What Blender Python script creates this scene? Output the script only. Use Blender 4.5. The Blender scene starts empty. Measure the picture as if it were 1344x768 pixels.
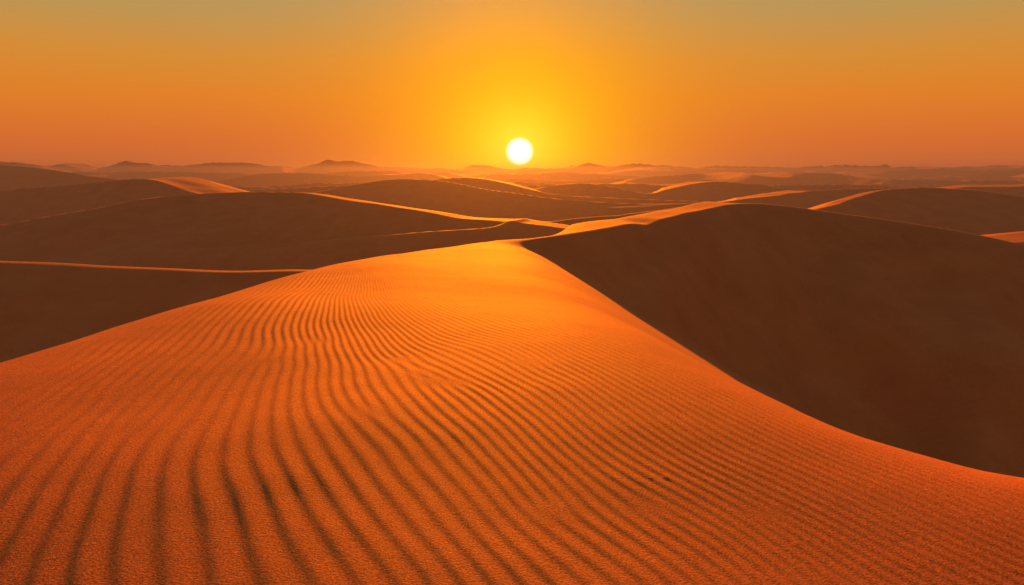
import bpy, math, numpy as np
from mathutils import Vector
rng = np.random.default_rng(7)
EYE = 1.7
F = 1045.0
TH = math.atan(158/F)
SUN_EL = math.radians(9.5); SUN_AZ = math.radians(-1.0)   # azimuth from +Y towards +X

def ray(u, v):
    x = (u-672)/F; y = -(v-384)/F
    den = math.cos(TH)+y*math.sin(TH)
    return x/den, (-math.sin(TH)+y*math.cos(TH))/den
def P(u, v, Y):
    a, s = ray(u, v)
    return (a*Y, Y, s*Y+EYE)

# ---------------------------------------------------------------- noise
PERM = rng.permutation(256); PERM = np.concatenate([PERM, PERM]).astype(np.int32)
GA = rng.uniform(0, 2*np.pi, 256); GX = np.cos(GA).astype(np.float32); GY = np.sin(GA).astype(np.float32)
def perlin(x, y):
    xi = np.floor(x); yi = np.floor(y)
    xf = (x-xi).astype(np.float32); yf = (y-yi).astype(np.float32)
    xi = xi.astype(np.int64) & 255; yi = yi.astype(np.int64) & 255
    u = xf*xf*xf*(xf*(xf*6-15)+10); v = yf*yf*yf*(yf*(yf*6-15)+10)
    def g(ix, iy, dx, dy):
        h = PERM[PERM[ix & 255]+(iy & 255)]
        return GX[h]*dx+GY[h]*dy
    a = g(xi, yi, xf, yf); b = g(xi+1, yi, xf-1, yf)
    c = g(xi, yi+1, xf, yf-1); d = g(xi+1, yi+1, xf-1, yf-1)
    return ((a+(b-a)*u)*(1-v)+(c+(d-c)*u)*v)*1.4
def fbm(x, y, o=3):
    s = 0; a = 1; t = 0
    for i in range(o):
        s = s+a*perlin(x*2**i+17.3*i, y*2**i+5.1*i); t += a; a *= .5
    return s/t
def smax(a, b, k):
    h = np.maximum(k-np.abs(a-b), 0)/k
    return np.maximum(a, b)+h*h*k*.25
def sstep(a, b, x):
    t = np.clip((x-a)/(b-a), 0, 1); return t*t*(3-2*t)

# ---------------------------------------------------------------- grid
dense = math.radians(41)
az = np.concatenate([np.linspace(-math.pi, -dense, 81)[:-1], np.linspace(-dense, dense, 1150), np.linspace(dense, math.pi, 81)[1:]])
r = np.concatenate([[.02], np.geomspace(.8, 45, 1300), np.geomspace(45, 420, 420)[1:], np.geomspace(420, 2000, 300)[1:], np.geomspace(2000, 12000, 90)[1:]])
NA, NR = len(az), len(r)
RR, AA = np.meshgrid(r, az, indexing='ij')
X = RR*np.sin(AA); Y = RR*np.cos(AA)
X = X.ravel(); Y = Y.ravel(); R_ = RR.ravel()

# ---------------------------------------------------------------- dunes
def table(pts, smooth):
    pts = sorted(pts); p = np.array(pts)
    xs = np.linspace(p[0, 0], p[-1, 0], 3000)
    yc = np.interp(xs, p[:, 0], p[:, 1]); zc = np.interp(xs, p[:, 0], p[:, 2])
    w = max(3, int(3000*smooth)); k = np.hanning(w*2+1); k /= k.sum()
    def sm(a): return np.convolve(np.pad(a, w, mode='edge'), k, 'valid')
    return xs, sm(yc), sm(zc)
def dune(px, near, far, lip=0, lipw=4, lr=None, smooth=.03, rnd=.25, wob=0.4, ends=(6, 6), seed=0):
    pts = [P(*q) for q in px]
    a, b = pts[0], pts[-1]
    Y0 = abs(a[1])
    w = Y0*.35
    pts = [(a[0]-w*3, a[1]+w*.3, a[2]-ends[0]*2.2), (a[0]-w, a[1]+w*.1, a[2]-ends[0]*.7)]+pts+[(b[0]+w, b[1]+w*.1, b[2]-ends[1]*.7), (b[0]+w*3, b[1]+w*.3, b[2]-ends[1]*2.2)]
    xs, yc, zc = table(pts, smooth)
    YC = np.interp(X, xs, yc); ZC = np.interp(X, xs, zc)
    YC = YC+wob*Y0*.03*perlin(X/(Y0*.2)+seed*3.7, Y*0+seed)
    d = YC-Y
    # the slip face swings between steeper and gentler lobes
    nr = near*(1+.34*perlin(X/(Y0*.16)+seed*1.3+d/(Y0*.5), seed*.7+d/(Y0*.35)))
    nd = nr*(np.sqrt(np.maximum(d, 0)**2+rnd**2)-rnd)
    df = np.maximum(-d, 0)
    L = lip
    if lr is not None:
        ub = X/np.maximum(YC, 1)*F+672
        L = lip*sstep(lr[0], lr[0]+60, ub)*(1-sstep(lr[1]-60, lr[1], ub))
    fz = L*sstep(0, lipw, df)-far*np.maximum(0, df-lipw*np.minimum(1, L/.05))
    return ZC-nd+np.where(d > 0, 0, fz)

FLOOR = -9.5
z = FLOOR+1.6*fbm(X/60, Y/35, 3)
def field(lam, amp, sx, seed, lo, hi, off=.15, tc_=.27):
    ph = Y/lam+1.3*fbm(X/(lam*sx)+seed, Y/(lam*2.5)+seed*2, 3)
    t = ph-np.floor(ph)
    prof = np.where(t < tc_, t/tc_, 1-(t-tc_)/(1-tc_))
    prof = prof**1.25
    m = sstep(-.25, .55, fbm(X/(lam*1.9)+seed*5, Y/(lam*1.6)-seed, 2)+off)
    return amp*prof*m*sstep(lo, hi, R_)
z = z+field(75, 6.4, 1.0, 3.1, 150, 260, .25)
z = smax(z, FLOOR+field(150, 11.2, 1.0, 12.9, 250, 420, .15), 1.5)
z = z+field(230, 6.0, 1.2, 8.7, 450, 900)
z = z-sstep(250, 3000, R_)*3
# low hills on the horizon
hills = 0
K = .58
for (u, hgt, wd_, D) in [(-60, 12, 100, 1750), (25, 9, 55, 1600), (100, 5.5, 60, 1800), (180, 9, 44, 1700), (226, 6, 36, 1900), (290, 6.5, 50, 1750), (340, 7, 40, 1800), (395, 5, 50, 1900), (440, 7.5, 36, 1750), (485, 4.5, 45, 1850),
                      (770, 6.5, 60, 1900), (835, 4, 60, 1750), (960, 1.8, 110, 2000), (1110, 1.2, 90, 2000), (1260, 1.8, 110, 2000), (1420, 4, 90, 1900), (580, 1.5, 90, 2000)]:
    D = D*K
    xh = (u-672)/F*D; s = wd_/F*D
    q = np.abs(X-xh)/s; qy = (Y-D)/80
    hills = smax(hills+X*0, (hgt/F*D+11)*np.exp(-q**1.3*.5)*np.exp(-qy*qy), 3)
z = z+sstep(700, 900, R_)*hills*(1+.10*fbm(X/16+3, Y/60, 4)+.10*perlin(X/60+1, Y/90))

specs = [
 dict(px=[(-150, 214, 300), (0, 216, 290), (60, 221, 280), (130, 233, 270), (210, 240, 265)], near=.35, far=.12, ends=(3, 7), seed=1),
 dict(px=[(-140, 262, 150), (0, 250, 152), (90, 243, 150), (160, 236, 148), (200, 235, 148), (222, 243, 144), (262, 256, 140)], near=.36, far=.12, lip=1.0, lipw=15, lr=(172, 320), smooth=.012, ends=(5, 6), seed=2),
 dict(px=[(395, 258, 165), (450, 244, 168), (500, 236, 170), (548, 232, 172), (600, 241, 168), (680, 255, 160), (745, 262, 155)], near=.36, far=.11, ends=(5, 5), seed=3),
 dict(px=[(560, 238, 215), (590, 232, 212), (625, 231, 212), (680, 244, 205), (720, 256, 200)], near=.34, far=.11, lip=.2, lipw=12, lr=(600, 720), ends=(5, 5), seed=4),
 dict(px=[(670, 256, 235), (720, 243, 238), (760, 236, 240), (800, 244, 236), (850, 256, 230)], near=.34, far=.11, ends=(5, 5), seed=5),
 dict(px=[(800, 262, 240), (880, 251, 225), (905, 239, 245), (960, 238, 250), (1020, 243, 250), (1070, 254, 240)], near=.32, far=.1, lip=.2, lipw=12, lr=(860, 950), ends=(5, 6), seed=6),
 dict(px=[(925, 266, 150), (985, 262, 155), (1040, 253, 170), (1090, 249, 180), (1150, 245, 185)], near=.34, far=.1, lip=.2, lipw=9, lr=(960, 1070), ends=(4, 5), seed=7),
 dict(px=[(1235, 250, 210), (1290, 244, 215), (1344, 246, 220), (1420, 240, 220)], near=.32, far=.1, lip=.35, lipw=9, lr=(1230, 1500), ends=(6, 5), seed=17),
 dict(px=[(1050, 284, 92), (1105, 266, 100), (1150, 250, 108), (1195, 244, 110), (1270, 249, 108), (1344, 257, 104), (1460, 275, 98)], near=.4, far=.16, lip=.04, lipw=3, lr=(1040, 1190), ends=(3, 4), seed=8),
 dict(px=[(1180, 345, 52), (1280, 320, 56), (1344, 315, 58), (1450, 307, 60)], near=.4, far=.13, lip=.12, lipw=4, lr=(1200, 1700), ends=(4, 3), seed=9),
 dict(px=[(640, 297, 66), (730, 291, 74), (810, 283, 84), (880, 273, 95), (950, 268, 105)], near=.36, far=.24, lip=.0, lipw=3, lr=(600, 1000), ends=(3, 4), seed=10),
 dict(px=[(-160, 325, 78), (0, 296, 80), (100, 276, 82), (200, 259, 84), (290, 252, 86), (400, 252, 87), (440, 259, 84), (520, 272, 78), (600, 285, 72), (680, 292, 68), (760, 299, 64)], near=.33, far=.22, lip=.05, lipw=2.5, lr=(380, 800), smooth=.02, ends=(2, 3), seed=11),
 dict(px=[(-160, 336, 44), (0, 343, 43), (150, 349, 42), (300, 355, 41), (400, 352, 42)], near=.42, far=.22, lip=.02, lipw=1.4, lr=(-300, 520), ends=(0, 3), seed=12),
 dict(px=[(660, 316, 21.5), (700, 313, 21.5), (800, 298, 25), (900, 279, 30.5), (950, 268, 34), (1000, 266, 36), (1040, 270, 36.5), (1150, 286, 36), (1250, 304, 35), (1344, 323, 34), (1480, 350, 32)], near=.52, far=.22, lip=.07, lipw=2.5, lr=(720, 985), smooth=.018, rnd=.6, ends=(7, 1), wob=.15, seed=13),
]
for s in specs:
    z = smax(z, dune(**s), 1.0)
z = z+.30*fbm(X/14+3, Y/9, 2)*sstep(24, 45, R_)
# soft swells on the big slip face, dying out at its crest
z = z+.42*fbm(X/5+1.5+Y/9, Y/6+8, 2)*sstep(13, 20, R_)*(1-sstep(26, 33, R_))*sstep(2, 6, X)

# ---- foreground dune: a wind-rippled tongue bounded by a rounded brink
A0, A1, YT = 1.58, .0021, 10.0
def onp(u, v):
    a, s = ray(u, v); lo, hi = .5, 24.5
    for _ in range(50):
        mid = (lo+hi)/2
        if s*mid > -A0-A1*(mid-YT)**2: lo = mid
        else: hi = mid
    return (a*lo, lo)
left = [onp(*q) for q in [(0, 450), (100, 422), (200, 394), (350, 355), (450, 335), (530, 323), (600, 317)]]
right = [onp(*q) for q in [(690, 318), (712, 345), (755, 383), (830, 420), (900, 447), (1050, 511), (1200, 557), (1344, 593)]]
poly = [(-7, -14), (-5.6, 0), (-5.1, 5)]+left+[(0.0, max(20.6, left[-1][1]+1))]+right+[(4.6, 3.9), (7, 2.8), (12, 0), (16, -14)]
poly = np.array(poly)
for _ in range(2):
    q = np.roll(poly, -1, 0); poly = np.stack([poly*.75+q*.25, poly*.25+q*.75], 1).reshape(-1, 2)
m = R_ < 70
x = X[m]; y = Y[m]
dist = np.full(x.shape, 1e9); inside = np.zeros(x.shape, bool)
for i in range(len(poly)):
    ax, ay = poly[i]; bx, by = poly[(i+1) % len(poly)]
    ex, ey = bx-ax, by-ay; t = np.clip(((x-ax)*ex+(y-ay)*ey)/(ex*ex+ey*ey), 0, 1)
    dist = np.minimum(dist, (x-ax-t*ex)**2+(y-ay-t*ey)**2)
    if abs(ey) > 1e-9:
        c = ((ay > y) != (by > y)) & (x < ax+(y-ay)*ex/ey); inside ^= c
dist = np.sqrt(dist); sd = np.where(inside, -dist, dist)
zn = EYE-A0-A1*(y-YT)**2-.013*np.maximum(0, 5.2-y)**2
zn = zn+.10*fbm(x/3.5+9, y/5, 2)*sstep(1, 5, y)
w = .42
t = sd/w
drop = .62*w*np.where(t > 20, t, np.log1p(np.exp(np.minimum(t, 20))))
zn = zn-drop+.62*w*.02
# ripples: wavelength shortens to the right of the dune, crests swing round on the left flank
nx, ny = math.cos(math.radians(27)), math.sin(math.radians(27))
sc_ = x*nx+y*ny
st = np.linspace(-60, 90, 6001); fr = 5.4+8.4*sstep(.2, 3.5, st)
ph_t = np.concatenate([[0], np.cumsum((fr[1:]+fr[:-1])/2*(st[1]-st[0]))])
wx = .20*fbm(x/2.4, y/2.8, 2)+.36*perlin(x/6+4, y/7+2)+.013*perlin(x/.42, y/.7)+.042*perlin(x/1.1+7, y/1.5)
arg = sc_+wx+.0008*y**2-.36*(y-2.2)*sstep(.9, 4.8, -x)
phase = 2*np.pi*np.interp(arg, st, ph_t)
lamL = 1/np.interp(arg, st, fr)
core = 1.0
r2 = np.random.default_rng(33)
for k in range(46):     # dislocations -> forked ripples
    yy = r2.uniform(3.6, 18); xx = r2.uniform(-.62, .62)*yy
    phase = phase+(1 if k % 2 else -1)*np.arctan2(y-yy, x-xx)
    core = core*(1-np.exp(-((x-xx)**2+(y-yy)**2)/.12**2))
asym = np.sin(phase+.3*np.sin(phase))
amp = .0265*lamL*np.clip(.9+.6*perlin(x/1.5+2, y/2.2), .35, 1.25)*(1+.2*perlin(x/.35, y/.5))*core
amp = amp*(1-.32*(1-sstep(-.5, 1.5, sc_)))
ew = .55+.6*sstep(6, 10, y)
amp = amp*sstep(.12, 1, -sd/ew)*(1-.5*sstep(10, 19, y))
amp = np.where(np.abs(np.arctan2(x, y)) < math.radians(45), amp, amp*.3)
zn = zn+amp*asym
zn = zn+.008*fbm(x/.9+31, y/1.1, 3)
for (u, v, s) in [(865, 619, .035), (1040, 697, .025)]:
    a, b = onp(u, v)
    q = ((x-a)/(s*1.8))**2+((y-b)/s)**2
    zn = zn+.003*np.exp(-q)*perlin(x*22, y*22)
z[m] = smax(z[m], zn, .35)
Z = z

# ---------------------------------------------------------------- mesh
me = bpy.data.meshes.new('sand_dunes')
nv = NA*NR
me.vertices.add(nv)
me.vertices.foreach_set('co', np.stack([X, Y, Z], 1).astype(np.float32).ravel())
i = np.arange(NR-1)[:, None]*NA+np.arange(NA-1)[None, :]
quads = np.stack([i, i+NA, i+NA+1, i+1], -1).reshape(-1, 4)[:, ::-1].astype(np.int32)
nf = len(quads)
me.loops.add(nf*4); me.loops.foreach_set('vertex_index', quads.ravel())
me.polygons.add(nf); me.polygons.foreach_set('loop_start', (np.arange(nf)*4).astype(np.int32))
me.update(calc_edges=True)
me.polygons.foreach_set('use_smooth', np.ones(nf, bool))
ob = bpy.data.objects.new('sand_dunes', me); bpy.context.collection.objects.link(ob)
n0 = me.polygons[nf//2].normal
if n0.z < 0: me.flip_normals()

# ---------------------------------------------------------------- sand material
mat = bpy.data.materials.new('sand'); mat.use_nodes = True
nt = mat.node_tree; N = nt.nodes; Lk = nt.links
bs = N['Principled BSDF']
tc = N.new('ShaderNodeTexCoord')
def noise(scale, det=3):
    n = N.new('ShaderNodeTexNoise'); n.inputs['Scale'].default_value = scale; n.inputs['Detail'].default_value = det
    n.inputs['Roughness'].default_value = .65
    Lk.new(tc.outputs['Object'], n.inputs['Vector']); return n
n1 = noise(.5, 4); n2 = noise(95, 4)
cr = N.new('ShaderNodeValToRGB'); Lk.new(n1.outputs['Fac'], cr.inputs['Fac'])
cr.color_ramp.elements[0].position = .3; cr.color_ramp.elements[0].color = (.51, .150, .040, 1)
cr.color_ramp.elements[1].position = .7; cr.color_ramp.elements[1].color = (.62, .195, .054, 1)
cr2 = N.new('ShaderNodeValToRGB'); Lk.new(n2.outputs['Fac'], cr2.inputs['Fac'])
cr2.color_ramp.elements[0].position = .36; cr2.color_ramp.elements[0].color = (.38, .36, .35, 1)
cr2.color_ramp.elements[1].position = .64; cr2.color_ramp.elements[1].color = (1.26, 1.26, 1.24, 1)
mx = N.new('ShaderNodeMix'); mx.data_type = 'RGBA'; mx.blend_type = 'MULTIPLY'; mx.inputs['Factor'].default_value = 1
Lk.new(cr.outputs['Color'], mx.inputs['A']); Lk.new(cr2.outputs['Color'], mx.inputs['B'])
Lk.new(mx.outputs['Result'], bs.inputs['Base Color'])
bs.inputs['Roughness'].default_value = .8
bs.inputs['Specular IOR Level'].default_value = .12
n3 = noise(75, 5)
bp = N.new('ShaderNodeBump'); bp.inputs['Strength'].default_value = 1.0; bp.inputs['Distance'].default_value = .004
Lk.new(n3.outputs['Fac'], bp.inputs['Height']); Lk.new(bp.outputs['Normal'], bs.inputs['Normal'])
me.materials.append(mat)

# ---------------------------------------------------------------- dust haze
sig = 1/820
bpy.ops.mesh.primitive_cube_add(size=1, location=(0, 0, -21.5)); hz = bpy.context.object
hz.name = 'haze'; hz.scale = (26000, 26000, 57)
hm = bpy.data.materials.new('haze'); hm.use_nodes = True
t = hm.node_tree; t.nodes.clear()
o = t.nodes.new('ShaderNodeOutputMaterial'); ad = t.nodes.new('ShaderNodeAddShader'); ad2 = t.nodes.new('ShaderNodeAddShader')
ab = t.nodes.new('ShaderNodeVolumeAbsorption'); ab.inputs['Color'].default_value = (0, 0, 0, 1); ab.inputs['Density'].default_value = sig
em = t.nodes.new('ShaderNodeEmission'); em.inputs['Color'].default_value = (.28, .092, .04, 1); em.inputs['Strength'].default_value = sig
scn = t.nodes.new('ShaderNodeVolumeScatter'); scn.inputs['Color'].default_value = (1, 1, 1, 1); scn.inputs['Density'].default_value = 1/14000; scn.inputs['Anisotropy'].default_value = .87
t.links.new(ab.outputs[0], ad.inputs[0]); t.links.new(em.outputs[0], ad.inputs[1])
t.links.new(ad.outputs[0], ad2.inputs[0]); t.links.new(scn.outputs[0], ad2.inputs[1]); t.links.new(ad2.outputs[0], o.inputs['Volume'])
hz.data.materials.append(hm)

# ---------------------------------------------------------------- sky
sx, ss = ray(682, 199)
SD = Vector((sx, 1, ss)).normalized()
wd = bpy.data.worlds.new('World'); bpy.context.scene.world = wd; wd.use_nodes = True
t = wd.node_tree; t.nodes.clear(); N = t.nodes; Lk = t.links
def M(op, a, b=None, c=None):
    n = N.new('ShaderNodeMath'); n.operation = op
    for i_, v_ in enumerate([a, b, c]):
        if v_ is None: continue
        if isinstance(v_, (int, float)): n.inputs[i_].default_value = v_
        else: Lk.new(v_, n.inputs[i_])
    return n.outputs[0]
def mixc(f, a, b, mode='MIX'):
    n = N.new('ShaderNodeMix'); n.data_type = 'RGBA'; n.blend_type = mode; n.clamp_factor = True
    for nm, v_ in (('Factor', f), ('A', a), ('B', b)):
        if isinstance(v_, (int, float)): n.inputs[nm].default_value = v_
        elif isinstance(v_, tuple): n.inputs[nm].default_value = (*v_, 1)
        else: Lk.new(v_, n.inputs[nm])
    return n.outputs['Result']
def lin(*c): return tuple(((k/255+.055)/1.055)**2.4 if k > 10 else k/255/12.92 for k in c)
tc = N.new('ShaderNodeTexCoord')
nrm = N.new('ShaderNodeVectorMath'); nrm.operation = 'NORMALIZE'; Lk.new(tc.outputs['Generated'], nrm.inputs[0])
sp = N.new('ShaderNodeSeparateXYZ'); Lk.new(nrm.outputs[0], sp.inputs[0])
el = M('MULTIPLY', M('ARCSINE', sp.outputs['Z']), 180/math.pi)
dt = N.new('ShaderNodeVectorMath'); dt.operation = 'DOT_PRODUCT'; Lk.new(nrm.outputs[0], dt.inputs[0]); dt.inputs[1].default_value = SD
ang = M('MULTIPLY', M('ARCCOSINE', M('MINIMUM', dt.outputs['Value'], 1.0)), 180/math.pi)
rp = N.new('ShaderNodeValToRGB'); Lk.new(M('DIVIDE', el, 60.0), rp.inputs['Fac'])
stops = [(0, lin(208, 104, 56)), (2.2, lin(222, 112, 46)), (5, lin(228, 130, 40)), (7.5, lin(216, 142, 54)), (10, lin(192, 150, 82)), (12.5, lin(172, 152, 104)), (28, lin(114, 116, 108)), (60, lin(90, 97, 98))]
e = rp.color_ramp.elements
e[0].position = 0; e[0].color = (*stops[0][1], 1); e[1].position = 1; e[1].color = (*stops[-1][1], 1)
for a, c in stops[1:-1]:
    q = e.new(a/60); q.color = (*c, 1)
def gauss(s, p=2): return M('EXPONENT', M('MULTIPLY', M('POWER', M('DIVIDE', ang, s), p), -1.0))
col = mixc(M('MULTIPLY', gauss(11.0, 2.0), .88), rp.outputs['Color'], lin(252, 150, 0))
col = mixc(M('MULTIPLY', gauss(5.7, 1.6), .97), col, (1, .62, 0))
col = mixc(M('MULTIPLY', gauss(2.2, 1.4), .95), col, (1.0, .92, .05))
back = N.new('ShaderNodeMapRange'); back.inputs['From Min'].default_value = 35; back.inputs['From Max'].default_value = 110
back.inputs['To Min'].default_value = 0; back.inputs['To Max'].default_value = 1; Lk.new(ang, back.inputs['Value'])
col = mixc(back.outputs[0], col, lin(112, 111, 103))
disc = N.new('ShaderNodeMapRange'); disc.interpolation_type = 'SMOOTHSTEP'
disc.inputs['From Min'].default_value = 1.08; disc.inputs['From Max'].default_value = .62
Lk.new(ang, disc.inputs['Value'])
col = mixc(disc.outputs[0], col, (2.0, 1.95, 1.4))
sky = N.new('ShaderNodeTexSky'); sky.sky_type = 'NISHITA'; sky.sun_disc = False
sky.sun_elevation = SUN_EL; sky.sun_rotation = SUN_AZ
col = mixc(1.0, col, mixc(1.0, sky.outputs[0], (.0002, .0002, .0002), 'MULTIPLY'), 'ADD')
bg = N.new('ShaderNodeBackground'); Lk.new(col, bg.inputs['Color']); bg.inputs['Strength'].default_value = 1
wo = N.new('ShaderNodeOutputWorld'); Lk.new(bg.outputs[0], wo.inputs['Surface'])

# ---------------------------------------------------------------- sun
sl = bpy.data.lights.new('sun', 'SUN'); sl.energy = 12.6; sl.angle = math.radians(1.2); sl.color = (1, .205, .004)
so = bpy.data.objects.new('sun', sl); bpy.context.collection.objects.link(so)
d = Vector((math.sin(SUN_AZ)*math.cos(SUN_EL), math.cos(SUN_AZ)*math.cos(SUN_EL), math.sin(SUN_EL)))
so.rotation_euler = d.to_track_quat('Z', 'Y').to_euler()

# ---------------------------------------------------------------- camera
cd = bpy.data.cameras.new('camera'); cd.lens = 36*F/1344; cd.sensor_width = 36; cd.clip_end = 60000; cd.clip_start = .05
co = bpy.data.objects.new('camera', cd); bpy.context.collection.objects.link(co)
co.location = (0, 0, EYE); co.rotation_euler = (math.pi/2-TH, 0, 0)
sc = bpy.context.scene; sc.camera = co
sc.view_settings.view_transform = 'Standard'; sc.view_settings.look = 'None'; sc.view_settings.exposure = 0
